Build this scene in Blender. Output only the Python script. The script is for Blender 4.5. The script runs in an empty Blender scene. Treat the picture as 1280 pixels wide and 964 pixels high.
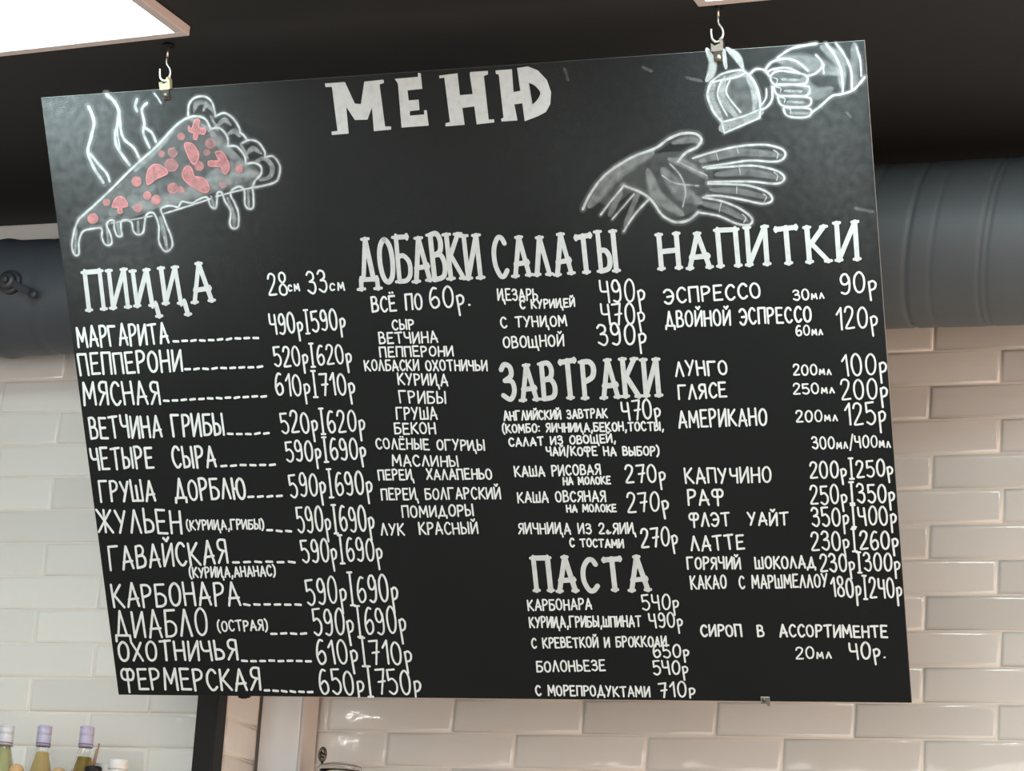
import bpy, bmesh, math, random
from mathutils import Vector, Matrix
from mathutils.geometry import tessellate_polygon
random.seed(11)
S = bpy.context.scene
COL = S.collection

# ------------------------------------------------------------------ camera, light, exposure
F, CX, CY = 3450.0, 640.0, 482.0
PITCH, YAW, ROLL = 0.25808451, -0.34646392, 0.06258857
CAM = Vector((0, 0, 1.5))
_f = Vector((math.sin(YAW)*math.cos(PITCH), math.cos(YAW)*math.cos(PITCH), math.sin(PITCH)))
_r = Vector((math.cos(YAW), -math.sin(YAW), 0))
_u = _r.cross(_f)
RIGHT = math.cos(ROLL)*_r + math.sin(ROLL)*_u
UP = -math.sin(ROLL)*_r + math.cos(ROLL)*_u
cd = bpy.data.cameras.new('camera')
cam = bpy.data.objects.new('camera', cd); COL.objects.link(cam)
cd.sensor_fit = 'HORIZONTAL'; cd.sensor_width = 36.0; cd.lens = F/1280*36
cd.clip_start = 0.05; cd.clip_end = 60
m = Matrix((RIGHT, UP, -_f)).transposed().to_4x4(); m.translation = CAM
cam.matrix_world = m
S.camera = cam
w = bpy.data.worlds.new('world'); S.world = w; w.use_nodes = True
w.node_tree.nodes['Background'].inputs[0].default_value = (.9, .95, 1, 1)
w.node_tree.nodes['Background'].inputs[1].default_value = 0.12
S.view_settings.view_transform = 'Standard'; S.view_settings.look = 'None'
S.view_settings.exposure = 0.0; S.view_settings.gamma = 1.0
S.view_settings.use_curve_mapping = False
LAMP = 19.5
def area(name, loc, rot, sx, sy, power, col):
    l = bpy.data.lights.new(name, 'AREA'); l.shape = 'RECTANGLE'; l.size = sx; l.size_y = sy; l.energy = power; l.color = col
    o = bpy.data.objects.new(name, l); COL.objects.link(o); o.location = loc; o.rotation_euler = rot
    return o
# added fill, no visible source: broad behind the camera, warm from the right
area('front_fill_light', (-1.2, -1.9, 1.7), (math.radians(90), 0, 0), 6.0, 2.4, 185, (1, 1, .99))
area('warm_fill_light', (2.4, 3.6, 1.5), (math.radians(90), 0, math.radians(90)), 3.0, 2.2, 142, (1, .70, .52))

def ray(px, py):
    return RIGHT*((px-CX)/F) - UP*((py-CY)/F) + _f
def at_y(px, py, y):
    d = ray(px, py); return CAM + d*((y-CAM.y)/d.y)
def at_z(px, py, z):
    d = ray(px, py); return CAM + d*((z-CAM.z)/d.z)

# ------------------------------------------------------------------ materials
def mat(name, col, rough=.5, metal=0., spec=.5, noise=0., nscale=20., bump=0., bscale=30., coat=0., trans=0., ior=1.45, emit=None, es=0.):
    mt = bpy.data.materials.new(name); mt.use_nodes = True
    nt = mt.node_tree; b = nt.nodes['Principled BSDF']
    b.inputs['Base Color'].default_value = (*col, 1)
    b.inputs['Roughness'].default_value = rough
    b.inputs['Metallic'].default_value = metal
    b.inputs['Specular IOR Level'].default_value = spec
    b.inputs['Coat Weight'].default_value = coat
    b.inputs['Coat Roughness'].default_value = .08
    b.inputs['Transmission Weight'].default_value = trans
    b.inputs['IOR'].default_value = ior
    if emit:
        b.inputs['Emission Color'].default_value = (*emit, 1); b.inputs['Emission Strength'].default_value = es
    tc = nt.nodes.new('ShaderNodeTexCoord')
    n = nt.nodes.new('ShaderNodeTexNoise'); n.inputs['Scale'].default_value = nscale; n.inputs['Detail'].default_value = 5
    nt.links.new(tc.outputs['Object'], n.inputs['Vector'])
    mx = nt.nodes.new('ShaderNodeMix'); mx.data_type = 'RGBA'
    mx.inputs[6].default_value = (*[max(0, c*(1-noise)) for c in col], 1)
    mx.inputs[7].default_value = (*[min(1, c*(1+noise)) for c in col], 1)
    nt.links.new(n.outputs['Fac'], mx.inputs[0]); nt.links.new(mx.outputs[2], b.inputs['Base Color'])
    if bump:
        n2 = nt.nodes.new('ShaderNodeTexNoise'); n2.inputs['Scale'].default_value = bscale; n2.inputs['Detail'].default_value = 2
        nt.links.new(tc.outputs['Object'], n2.inputs['Vector'])
        bp = nt.nodes.new('ShaderNodeBump'); bp.inputs['Strength'].default_value = bump; bp.inputs['Distance'].default_value = .01
        nt.links.new(n2.outputs['Fac'], bp.inputs['Height']); nt.links.new(bp.outputs['Normal'], b.inputs['Normal'])
    return mt

def tile_mat(name, col):
    mt = mat(name, col, rough=.09, spec=.5, bump=.25, bscale=14.)
    nt = mt.node_tree; b = nt.nodes['Principled BSDF']
    a = nt.nodes.new('ShaderNodeAttribute'); a.attribute_name = 'tint'
    mr = nt.nodes.new('ShaderNodeMapRange'); mr.inputs[3].default_value = .9; mr.inputs[4].default_value = 1.06
    mx = nt.nodes.new('ShaderNodeMix'); mx.data_type = 'RGBA'; mx.blend_type = 'MULTIPLY'; mx.inputs[0].default_value = 1
    mx.inputs[6].default_value = (*col, 1)
    nt.links.new(a.outputs['Fac'], mr.inputs[0]); nt.links.new(mr.outputs[0], mx.inputs[7])
    nt.links.new(mx.outputs[2], b.inputs['Base Color'])
    return mt

def chalk_mat(name, col, grain=.35):
    mt = bpy.data.materials.new(name); mt.use_nodes = True
    nt = mt.node_tree; b = nt.nodes['Principled BSDF']
    b.inputs['Base Color'].default_value = (*col, 1); b.inputs['Roughness'].default_value = .95
    b.inputs['Specular IOR Level'].default_value = .1
    out = nt.nodes['Material Output']
    tr = nt.nodes.new('ShaderNodeBsdfTransparent'); ms = nt.nodes.new('ShaderNodeMixShader')
    at = nt.nodes.new('ShaderNodeAttribute'); at.attribute_name = 'chalk_amount'
    tc = nt.nodes.new('ShaderNodeTexCoord')
    n = nt.nodes.new('ShaderNodeTexNoise'); n.inputs['Scale'].default_value = 70; n.inputs['Detail'].default_value = 6
    nt.links.new(tc.outputs['Object'], n.inputs['Vector'])
    mr = nt.nodes.new('ShaderNodeMapRange')
    mr.inputs[1].default_value = .3; mr.inputs[2].default_value = .7
    mr.inputs[3].default_value = 1-grain; mr.inputs[4].default_value = 1+grain*.6
    mu = nt.nodes.new('ShaderNodeMath'); mu.operation = 'MULTIPLY'; mu.use_clamp = True
    nt.links.new(n.outputs['Fac'], mr.inputs[0]); nt.links.new(mr.outputs[0], mu.inputs[0])
    nt.links.new(at.outputs['Fac'], mu.inputs[1])
    nt.links.new(mu.outputs[0], ms.inputs[0]); nt.links.new(tr.outputs[0], ms.inputs[1])
    nt.links.new(b.outputs[0], ms.inputs[2]); nt.links.new(ms.outputs[0], out.inputs['Surface'])
    return mt

MB = mat('chalkboard_black', (.0072, .0086, .0086), rough=.6, spec=.2, noise=.25, nscale=2.2)
MEDGE = mat('board_edge_grey', (.2, .2, .19), rough=.7)
MCH = chalk_mat('white_chalk', (.68, .72, .71), .14)
MHEAD = chalk_mat('heading_paint', (.53, .555, .55), .12)
MSOFT = chalk_mat('soft_white_chalk', (.46, .48, .48), .45)
MPINK = chalk_mat('pink_chalk', (.60, .25, .25), .35)
MTL = tile_mat('white_glazed_tile', (.70, .70, .66))
MTR = tile_mat('cream_glazed_tile', (.69, .69, .66))
MGROUT = mat('pale_grout', (.70, .66, .60), rough=.9, noise=.1)
MCEIL = mat('black_ceiling_paint', (.0135, .0155, .0165), rough=.7, noise=.3, nscale=3)
MDUCT = mat('duct_dark_grey', (.056, .066, .078), rough=.5, noise=.12, nscale=5, bump=.12, bscale=9)
MINSUL = mat('insulation_dark_grey', (.088, .104, .114), rough=.5, noise=.12, nscale=5, bump=.15, bscale=9)
MBLACK = mat('black_metal', (.0055, .007, .008), rough=.45, spec=.3, noise=.2)
MLEVER = mat('lever_dark_metal', (.034, .037, .045), rough=.4)
MSTEEL = mat('zinc_steel', (.55, .53, .48), rough=.32, metal=1., noise=.2, nscale=60)
MBRASS = mat('pale_strap', (.42, .40, .25), rough=.5, noise=.2, nscale=90)
MWHITE = mat('white_panel', (.74, .74, .73), rough=.45, noise=.04)
MSIDESHADE = mat('boxing_side_shade', (.56, .53, .51), rough=.5, noise=.05)
MALU = mat('lamp_frame_white', (.62, .56, .54), rough=.4, noise=.05)
MDIFF = mat('lit_diffuser', (.9, .9, .9), rough=.6, emit=(.78, 1, 1.04), es=LAMP)
MFLOOR = mat('floor_grey', (.16, .155, .15), rough=.5, noise=.1)
MPAINT = mat('beige_paint', (.62, .52, .45), rough=.8, noise=.04)
MTERRA = mat('warm_paint', (.70, .38, .27), rough=.8, noise=.05)
MGLASS = mat('clear_glass', (.97, .98, .97), rough=.02, trans=1., ior=1.45)
MCAP = mat('lilac_cap', (.42, .40, .54), rough=.35, noise=.06, nscale=60)
MCAPW = mat('white_cap', (.55, .55, .58), rough=.35, noise=.06, nscale=60)
MRINGD = mat('dark_print', (.12, .11, .18), rough=.6)
MOIL1 = mat('pale_green_liquid', (.58, .58, .30), rough=.1, trans=.1, ior=1.33)
MOIL2 = mat('straw_liquid', (.66, .50, .22), rough=.1, trans=.1, ior=1.33)
MOIL3 = mat('amber_liquid', (.34, .24, .07), rough=.1, trans=.1, ior=1.33)
MWOOD = mat('light_wood', (.48, .30, .14), rough=.5, noise=.25, nscale=30)
MSTRAW = mat('brown_stick', (.26, .17, .13), rough=.5, noise=.3, nscale=40)
MSHELF = mat('shelf_wood', (.34, .22, .13), rough=.5, noise=.3, nscale=12)
MDARKM = mat('dark_wire', (.12, .11, .09), rough=.35, metal=.8)

# ------------------------------------------------------------------ object helpers
def link(name, bm, mats, parent=None, smooth=False):
    me = bpy.data.meshes.new(name); bm.to_mesh(me); bm.free()
    for mt in (mats if isinstance(mats, (list, tuple)) else [mats]): me.materials.append(mt)
    if smooth:
        for p in me.polygons: p.use_smooth = True
    o = bpy.data.objects.new(name, me); COL.objects.link(o)
    if parent: o.parent = parent
    return o
def tag(o, label, cat, group=None):
    o['label'] = label; o['category'] = cat
    if group: o['group'] = group
    return o
def thing(name, loc, label, cat, group=None, rot=(0, 0, 0)):
    o = bpy.data.objects.new(name, None); COL.objects.link(o)
    o.location = loc; o.rotation_euler = rot; o.empty_display_size = .05
    return tag(o, label, cat, group)
def struct(name, bm, mats, smooth=False):
    o = link(name, bm, mats, None, smooth); o['kind'] = 'structure'; return o
def box(bm, x0, x1, y0, y1, z0, z1, bev=0., mi=0):
    g = bmesh.ops.create_cube(bm, size=1)
    bmesh.ops.scale(bm, vec=(x1-x0, y1-y0, z1-z0), verts=g['verts'])
    bmesh.ops.translate(bm, vec=((x0+x1)/2, (y0+y1)/2, (z0+z1)/2), verts=g['verts'])
    fs = {f for v in g['verts'] for f in v.link_faces}
    for f in fs: f.material_index = mi
    if bev:
        es = list({e for v in g['verts'] for e in v.link_edges})
        bmesh.ops.bevel(bm, geom=es, offset=bev, segments=2, affect='EDGES', profile=.5)
def lathe(bm, prof, seg=32, axis='Z', org=(0, 0, 0), mi=0, cap=True):
    rings = []
    for r, h in prof:
        ring = []
        for i in range(seg):
            a = 2*math.pi*i/seg
            c, s = r*math.cos(a), r*math.sin(a)
            p = (c, s, h) if axis == 'Z' else ((h, c, s) if axis == 'X' else (c, h, s))
            ring.append(bm.verts.new(Vector(p)+Vector(org)))
        rings.append(ring)
    for a, b in zip(rings, rings[1:]):
        for i in range(seg):
            f = bm.faces.new((a[i], a[(i+1) % seg], b[(i+1) % seg], b[i])); f.material_index = mi; f.smooth = True
    if cap:
        for ring in (rings[0], rings[-1]):
            try: bm.faces.new(ring).material_index = mi
            except ValueError: pass
    bmesh.ops.recalc_face_normals(bm, faces=bm.faces[:])
def tube(bm, pts, r, seg=10):
    pts = [Vector(p) for p in pts]; rings = []
    ref = Vector((0.3, 0.2, 1)).normalized()
    for i, p in enumerate(pts):
        t = (pts[min(i+1, len(pts)-1)]-pts[max(i-1, 0)]).normalized()
        if abs(t.dot(ref)) > .95: ref = Vector((1, .1, 0)).normalized()
        n = (ref-t*ref.dot(t)).normalized(); ref = n; b = t.cross(n)
        rr = r[i] if isinstance(r, (list, tuple)) else r
        rings.append([bm.verts.new(p+(n*math.cos(2*math.pi*k/seg)+b*math.sin(2*math.pi*k/seg))*rr) for k in range(seg)])
    for a, b in zip(rings, rings[1:]):
        for k in range(seg):
            f = bm.faces.new((a[k], a[(k+1) % seg], b[(k+1) % seg], b[k])); f.smooth = True
    bm.faces.new(rings[0][::-1]); bm.faces.new(rings[-1])
    bmesh.ops.recalc_face_normals(bm, faces=bm.faces[:])
def catmull(pts, closed=False, n=6):
    P = [Vector(p) for p in pts]; out = []
    N = len(P)
    if N < 3 and not closed: return P
    rng = range(N) if closed else range(N-1)
    for i in rng:
        if closed: a, b, c, d = P[(i-1) % N], P[i], P[(i+1) % N], P[(i+2) % N]
        else: a, b, c, d = P[max(i-1, 0)], P[i], P[i+1], P[min(i+2, N-1)]
        for k in range(n):
            t = k/n
            out.append(.5*((2*b)+(c-a)*t+(2*a-5*b+4*c-d)*t*t+(3*b-a-3*c+d)*t*t*t))
    if closed: out.append(out[0].copy())
    else: out.append(P[-1])
    return out

# ------------------------------------------------------------------ room shell
X0, X1, Y0 = -5.0, 2.5, -2.0
YL, YR = 5.5, 5.75           # left tiled wall stands in front of the recessed right one
CEIL = 1.975 + 1.5
XE = -2.5985                 # end of the left wall (the black post)
bm = bmesh.new(); box(bm, X0, X1, Y0, 6.1, -.1, 0); struct('floor', bm, MFLOOR)
bm = bmesh.new(); box(bm, X0, X1, Y0, 6.1, CEIL, CEIL+.12); struct('ceiling', bm, MCEIL)
bm = bmesh.new(); box(bm, X0-.1, X0, Y0, 6.1, 0, CEIL); struct('wall_left', bm, MPAINT)
bm = bmesh.new(); box(bm, X1, X1+.1, Y0, 6.1, 0, CEIL); struct('wall_right', bm, MTERRA)
bm = bmesh.new(); box(bm, X0, X1, Y0-.1, Y0, 0, CEIL); struct('wall_front', bm, MPAINT)

def tiles(bm, xa, xb, za, zb, y, pitch, zref, length, xref, rowpar, axis='y', seed=3, gap=.0028, depth=.0054):
    """running-bond glazed tiles over [xa,xb]x[za,zb]; zref is a joint height, xref a vertical joint in row index rowpar"""
    rnd = random.Random(seed); lay = bm.verts.layers.float.new('tint') if 'tint' not in bm.verts.layers.float else bm.verts.layers.float['tint']
    k0 = math.floor((za-zref)/pitch); k1 = math.ceil((zb-zref)/pitch)
    for k in range(k0, k1):
        z0 = max(za, zref+k*pitch+gap/2); z1 = min(zb, zref+(k+1)*pitch-gap/2)
        if z1-z0 < .01: continue
        off = xref + (0 if (k-rowpar) % 2 == 0 else length/2) + rnd.uniform(-.006, .006)
        j0 = math.floor((xa-off)/length); j1 = math.ceil((xb-off)/length)
        for j in range(j0, j1):
            x0 = max(xa, off+j*length+gap/2); x1 = min(xb, off+(j+1)*length-gap/2)
            if x1-x0 < .012: continue
            t = rnd.random(); tx = rnd.uniform(-.0012, .0012); tz = rnd.uniform(-.0009, .0009)
            rings = []
            for ins, h in ((0, 0), (.0008, depth*.7), (.003, depth), (.009, depth+.0006)):
                ring = []
                for sx, sz in ((0, 0), (1, 0), (1, 1), (0, 1)):
                    px = x0+ins if sx == 0 else x1-ins; pz = z0+ins if sz == 0 else z1-ins
                    hh = h + (0 if ins == 0 else tx*(1 if sx else -1)+tz*(1 if sz else -1))
                    p = (px, y-hh, pz) if axis == 'y' else (y+hh, px, pz)
                    v = bm.verts.new(p); v[lay] = t; ring.append(v)
                rings.append(ring)
            for a, b in zip(rings, rings[1:]):
                for i in range(4):
                    f = bm.faces.new((a[i], a[(i+1) % 4], b[(i+1) % 4], b[i])); f.smooth = True
            f = bm.faces.new(rings[-1]); f.smooth = True
# right (recessed) wall
zr = at_y(1200, 880.0, YR).z; xr = at_y(1247, 903, YR).x
prR = (at_y(1200, 440.3, YR).z-at_y(1200, 927.3, YR).z)/11
bm = bmesh.new()
tiles(bm, XE+.11, X1-.01, 1.6, CEIL, YR, prR, zr, .3025, xr, -1, seed=5)
box(bm, X0, X1, YR-.003, 6.1, 0, CEIL, mi=1)
struct('wall_back', bm, [MTR, MGROUT])
# left wall, in front
zl = at_y(100, 848.2, YL).z; xl = at_y(38.5, 871, YL).x
prL = (at_y(60, 476, YL).z-at_y(60, 848, YL).z)/9
bm = bmesh.new()
tiles(bm, X0+.01, XE-.004, 1.6, CEIL, YL, prL, zl, .302, xl, -1, seed=9)
xj = YL+.12
box(bm, X0, XE-.006, YL-.003, YR-.005, 0, CEIL, mi=1)
o = struct('wall_back_left', bm, [MTL, MGROUT])
# tiled return at the end of the left wall
bm = bmesh.new()
zj = at_y(305, 904, 5.58).z
tiles(bm, YL+.001, 5.66, 1.6, CEIL, XE-.006, prL, zj, .5, 5.45, 0, axis='x', seed=4)
box(bm, XE-.02, XE-.0055, YL-.002, 5.66, 0, CEIL, mi=1)
struct('wall_return', bm, [MTR, MGROUT])
# black post, white boxing; its side has the warm shade put into its colour
xa = at_y(247, 872, YL-.055).x; xb = at_y(272, 872, YL-.055).x
bm = bmesh.new(); box(bm, xa, xb+.002, YL-.055, YL-.0065, 0, CEIL, bev=.002)
o = struct('trim_post', bm, MBLACK)
xw0 = XE; xw1 = at_y(379, 872, 5.663).x
bm = bmesh.new(); box(bm, xw0+.004, xw1-.002, 5.663, YR-.008, 0, CEIL, bev=.003)
o = struct('trim_boxing', bm, MWHITE)
bm = bmesh.new(); box(bm, xw1-.0015, xw1+.006, 5.6635, YR-.008, 0, CEIL, bev=.0015)
o = struct('trim_boxing_side', bm, MSIDESHADE)

# ------------------------------------------------------------------ ceiling panel lamps
def panel_lamp(name, corner, rot, sx, sy, label, group=None):
    t = thing(name, corner, label, 'ceiling lamp', group, (0, 0, rot))
    h = .02; fr = .022
    x0, x1 = (0, sx) if sx > 0 else (sx, 0); y0, y1 = (0, sy) if sy > 0 else (sy, 0)
    bm = bmesh.new()
    box(bm, x0, x1, y0, y0+fr, 0, h, .002); box(bm, x0, x1, y1-fr, y1, 0, h, .002)
    box(bm, x0, x0+fr, y0+fr, y1-fr, 0, h, .002); box(bm, x1-fr, x1, y0+fr, y1-fr, 0, h, .002)
    link('frame', bm, MALU, t)
    bm = bmesh.new(); box(bm, x0+fr, x1-fr, y0+fr, y1-fr, .004, .014)
    link('diffuser', bm, MDIFF, t)
    bm = bmesh.new(); box(bm, x0+fr*.5, x1-fr*.5, y0+fr*.5, y1-fr*.5, .0145, .0205)
    link('back_plate', bm, MALU, t)
    return t
zl_ = CEIL-.0208
c1 = at_z(237, 45, zl_); c2 = at_z(873, 9, zl_)
panel_lamp('ceiling_lamp', c1, math.radians(-4.2), -.595, -.595, 'bright square ceiling panel lamp above the left end of the menu board')
panel_lamp('ceiling_lamp', c2, math.radians(-2.5), .595, -.595, 'ceiling panel lamp of which only a corner shows above the right hook')
k = 0
for yy in (2.1, -.3):
    for xx in (-2.75, -1.15, .45):
        panel_lamp('ceiling_lamp', Vector((xx, yy, zl_)), 0, .595, .595,
                   'square ceiling panel lamp further towards the room, outside the picture', 'lamps out of the picture')
panel_lamp('ceiling_lamp', Vector((-.45, 4.98, zl_)), 0, 1.195, .15,
           'long narrow ceiling panel lamp beyond the right edge of the picture', 'lamps out of the picture')

# small bulbs added out of view, placed so the glazed tiles mirror them as glints
MBULB = mat('lit_bulb', (1, 1, 1), emit=(1, .97, .92), es=110)
def glint_bulb_bar(px, py, yw, dist):
    p = at_y(px, py, yw); d0 = (p-CAM); r_ = Vector((d0.x, -d0.y, d0.z)).normalized(); q = p+r_*dist
    t = thing('glint_bulb_bar', (q.x, q.y, CEIL), 'added bar of four small bulbs out of view, for glints in the tiles', 'ceiling lamp')
    bm = bmesh.new(); box(bm, -.16, .16, -.012, .012, q.z-CEIL+.03, q.z-CEIL+.05, .002); tube(bm, [(0, 0, q.z-CEIL+.05), (0, 0, 0)], .006); link('bar', bm, MBLACK, t)
    for x in (-.13, -.045, .05, .13):
        bm = bmesh.new(); lathe(bm, [(.001, -.022), (.012, -.018), (.017, -.004), (.013, .014), (.008, .022), (.008, .03), (.001, .03)], 14, 'Z', (x, 0, q.z-CEIL), cap=False); link('bulb', bm, MBULB, t)
glint_bulb_bar(440, 905, YR, 2.6)

# ------------------------------------------------------------------ ventilation duct
DY, DZL, DZR = 5.34, at_y(40, 372.5, 5.34).z, at_y(1200, 304.5, 5.34).z
RL, RR = .0236*math.hypot(5.34, 1.75)*1.0, .0302*math.hypot(5.34, 1.77)
duct = thing('ventilation_duct', (-1.7, DY, DZL-RL), 'dark grey round ventilation duct running along the tiled wall behind the menu board', 'duct')
def duct_len(name, xs, rad, zc, seams, slant=0.):
    bm = bmesh.new(); prof = []; seg = 72; rings = []
    for x in xs:
        ring = []
        for i in range(seg):
            a = 2*math.pi*i/seg
            xx = x + slant*math.sin(a)*rad
            r = rad*(1+.004*math.sin(7*x+3*a)+.003*math.sin(23*x-2*a))
            for s, dpt, wd in seams:
                r += dpt*math.exp(-((x-s)/wd)**2)
            ring.append(bm.verts.new((xx+1.7, -r*math.cos(a), zc-DZL+RL+r*math.sin(a))))
        rings.append(ring)
    for a, b in zip(rings, rings[1:]):
        for i in range(seg):
            bm.faces.new((a[i], a[(i+1) % seg], b[(i+1) % seg], b[i])).smooth = True
    bm.faces.new(rings[0]); bm.faces.new(rings[-1])
    bmesh.ops.recalc_face_normals(bm, faces=bm.faces[:])
    return link(name, bm, MINSUL if slant else MDUCT, duct)
def rng(a, b, st):
    n = int(round((b-a)/st)); return [a+(b-a)*i/n for i in range(n+1)]
xs1 = at_y(22, 300, DY).x
duct_len('duct_section', rng(-4.9, -2.55, .01), RL, DZL, [(xs1, .006, .022), (xs1+.12, -.0025, .006), (xs1-.45, .006, .02)])
xsA, xsB, xsC = (at_y(p, 300, DY).x for p in (1158, 1248, 1105))
duct_len('insulated_section', rng(-2.1, 2.4, .004), RR, DZR,
         [(xsA, -.0022, .0045), (xsA+.05, -.001, .004), (xsB, -.0018, .004), (xsB+.013, -.0018, .0035), (xsC, -.0015, .005), (xsB+.3, -.002, .005), (xsA-.25, -.002, .005)], slant=.16)
bm = bmesh.new()
lathe(bm, [(RL*.99, -2.56), (RL+.004, -2.555), (RL+.004, -2.45), (RR+.002, -2.2), (RR+.002, -2.09), (RR*.98, -2.085)], 48, 'X', (1.7, 0, RL))
link('reducer', bm, MDUCT, duct)
for xx in (-2.0, -1.5):     # straps up to the ceiling, behind the board
    bm = bmesh.new(); box(bm, xx+1.69, xx+1.715, -.012, .012, DZR-DZL+RL+RR-.004, CEIL-DZL+RL, .002)
    link('hanger_strap', bm, MSTEEL, duct)
# damper lever on the left section
def on_duct(px, py):       # front surface of the left section, in duct space
    best = None
    for i in range(-80, 81):
        a = i/80*1.5
        y = DY-RL*math.cos(a); z = DZL+RL*math.sin(a)
        p = at_y(px, py, y); e = abs(p.z-z)
        if best is None or e < best[0]: best = (e, a, p.x)
    return best[1], best[2]
a0, x0 = on_duct(14, 353); a1, x1 = on_duct(47, 368)
def dpt(a, x, r): return Vector((x+1.7, -r*math.cos(a), RL+r*math.sin(a)))
lev = bmesh.new()
n0 = Vector((0, -math.cos(a0), math.sin(a0)))
P0, P1 = dpt(a0, x0, RL+.017), dpt(a1, x1, RL+.017)
d = (P1-P0); L = d.length; d.normalize(); sd = n0.cross(d).normalized()
mtx = Matrix((d, sd, n0)).transposed().to_4x4(); mtx.translation = P0
box(lev, -.004, L, -.0085, .0085, -.004, .004, .003)
lathe(lev, [(.0001, -.006), (.019, -.006), (.02, .004), (.015, .008), (.0001, .008)], 20, 'Z', cap=False)
lathe(lev, [(.0001, .003), (.011, .003), (.011, .007), (.0001, .007)], 16, 'Z', (L, 0, 0), cap=False)
bmesh.ops.transform(lev, matrix=mtx, verts=lev.verts[:])
lever = link('damper_lever', lev, MLEVER, duct)
nb = bmesh.new()
lathe(nb, [(.0001, -.02), (.027, -.02), (.027, -.008), (.023, -.0065), (.0001, -.0065)], 24, 'Z', cap=False)
lathe(nb, [(.0001, .008), (.009, .008), (.009, .016), (.006, .018), (.0001, .018)], 6, 'Z', cap=False)
bmesh.ops.transform(nb, matrix=mtx, verts=nb.verts[:])
link('pivot_nut', nb, MLEVER, lever)

# ------------------------------------------------------------------ the menu board
K = 1.1
TH = 0.481914696
TL = CAM + Vector((-2.41228538, 4.09875870, 1.71269197))*K
BW, BH = 1.5*K, 1.12421095*K
EX = Vector((1, 0, 0)); EV = Vector((0, -math.sin(TH), math.cos(TH))); EN = EX.cross(EV)
ORG = TL - EV*BH + EX*(BW/2)                 # bottom centre of the face
board = thing('menu_board', ORG, 'black chalk menu board with white hand lettering hung tilted below the ceiling', 'menu board')
m = Matrix((EX, EV, EN)).transposed().to_4x4(); m.translation = ORG
board.matrix_world = m
board.rotation_euler = m.to_euler(); board.location = ORG
def tb(px, py):
    d = ray(px, py); t = (ORG-CAM).dot(EN)/d.dot(EN); q = CAM+d*t-ORG
    return Vector((q.dot(EX), q.dot(EV)))
def mpp(px, py):
    return ((tb(px+4, py)-tb(px-4, py)).length/8 + (tb(px, py+4)-tb(px, py-4)).length/8)/2
bm = bmesh.new()
box(bm, -BW/2, BW/2, 0, BH, -.006, 0, .0008)
for f in bm.faces:
    f.material_index = 0 if abs(f.normal.z) > .8 else 1
link('panel', bm, [MB, MEDGE], board)

class Ink:
    """flat strokes of chalk lying on the board face (board space, metres)"""
    def __init__(self, base=.0006): self.bm = bmesh.new(); self.z = base; self.lay = self.bm.verts.layers.float.new('chalk_amount')
    def v(self, p, d):
        q = self.bm.verts.new((p.x, p.y, self.z)); q[self.lay] = d; return q
    def ribbon(self, pts, wd, dens=1., soft=False, cap=True, taper=None):
        P = []
        for p in pts:
            p = Vector((p[0], p[1]))
            if not P or (p-P[-1]).length > wd*.04+1e-6: P.append(p)
        if len(P) == 1: P.append(P[0]+Vector((wd*.1, 0)))
        self.z += 1.2e-5
        n = len(P); lanes = [-1, -.5, .5, 1] if soft else [-1, 1]
        dl = [0, dens, dens, 0] if soft else [dens, dens]
        rows = []
        def row(p, nn, w2): rows.append([self.v(p+nn*(l*w2), d) for l, d in zip(lanes, dl)])
        for i in range(n):
            t0 = (P[i]-P[i-1]).normalized() if i else (P[1]-P[0]).normalized()
            t1 = (P[i+1]-P[i]).normalized() if i < n-1 else t0
            t = (t0+t1)
            t = t.normalized() if t.length > .2 else t1
            nn = Vector((-t.y, t.x)); c = max(.6, nn.dot(Vector((-t0.y, t0.x))))
            w2 = wd/2/c
            if taper: w2 *= taper(i/(n-1))
            if cap and i == 0:
                for a in (80, 50, 25):
                    row(P[0]-t*(wd/2*math.sin(math.radians(a))), nn, wd/2*math.cos(math.radians(a))*(taper(0) if taper else 1))
            row(P[i], nn, w2)
            if cap and i == n-1:
                for a in (25, 50, 80):
                    row(P[-1]+t*(wd/2*math.sin(math.radians(a))), nn, wd/2*math.cos(math.radians(a))*(taper(1) if taper else 1))
        for a, b in zip(rows, rows[1:]):
            for j in range(len(lanes)-1):
                f = self.bm.faces.new((a[j+1], a[j], b[j], b[j+1]))
    def fill(self, pts, dens):
        self.z += 1.2e-5
        P = [Vector((p[0], p[1], 0)) for p in pts]
        vs = [self.v(p.xy, dens) for p in P]
        for tri in tessellate_polygon([P]):
            try: self.bm.faces.new([vs[i] for i in tri])
            except ValueError: pass
    def done(self, name, mt, label=None, parent=None):
        for f in self.bm.faces:
            f.normal_update()
            if f.normal.z < 0: f.normal_flip()
        o = link(name, self.bm, mt, parent or board)
        if label: o['label'] = label
        return o

# ------------------------------------------------------------------ stroke alphabet: width | strokes (~ smooth, o closed smooth)
G = {}
def g(ch, wd, *st):
    out = []
    for s in st:
        kind = ''
        if s[0] in '~o': kind, s = s[0], s[1:]
        out.append((kind, [tuple(float(q) for q in p.split(',')) for p in s.split()]))
    G[ch] = (wd, out)
g('А', .56, '0,-.02 .27,1', '.27,1 .56,0', '.06,.3 .54,.33')
g('Б', .48, '0,0 .02,1', '.02,1 .46,1', '~.02,.55 .25,.58 .47,.42 .46,.15 .28,.02 0,.01')
g('В', .46, '0,0 0,1', '~0,1 .25,1.02 .38,.85 .32,.62 .03,.54', '~.03,.54 .34,.54 .47,.32 .38,.07 0,0')
g('Г', .48, '0,-.02 0,1', '0,1 .48,1')
g('Д', .66, '-.03,-.14 .0,.08', '0,.08 .66,.08', '.66,.08 .66,-.14', '.1,.08 .34,1', '.34,1 .52,.08')
g('Е', .45, '0,0 0,1', '0,1 .43,1', '0,.5 .36,.52', '0,0 .46,0')
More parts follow.
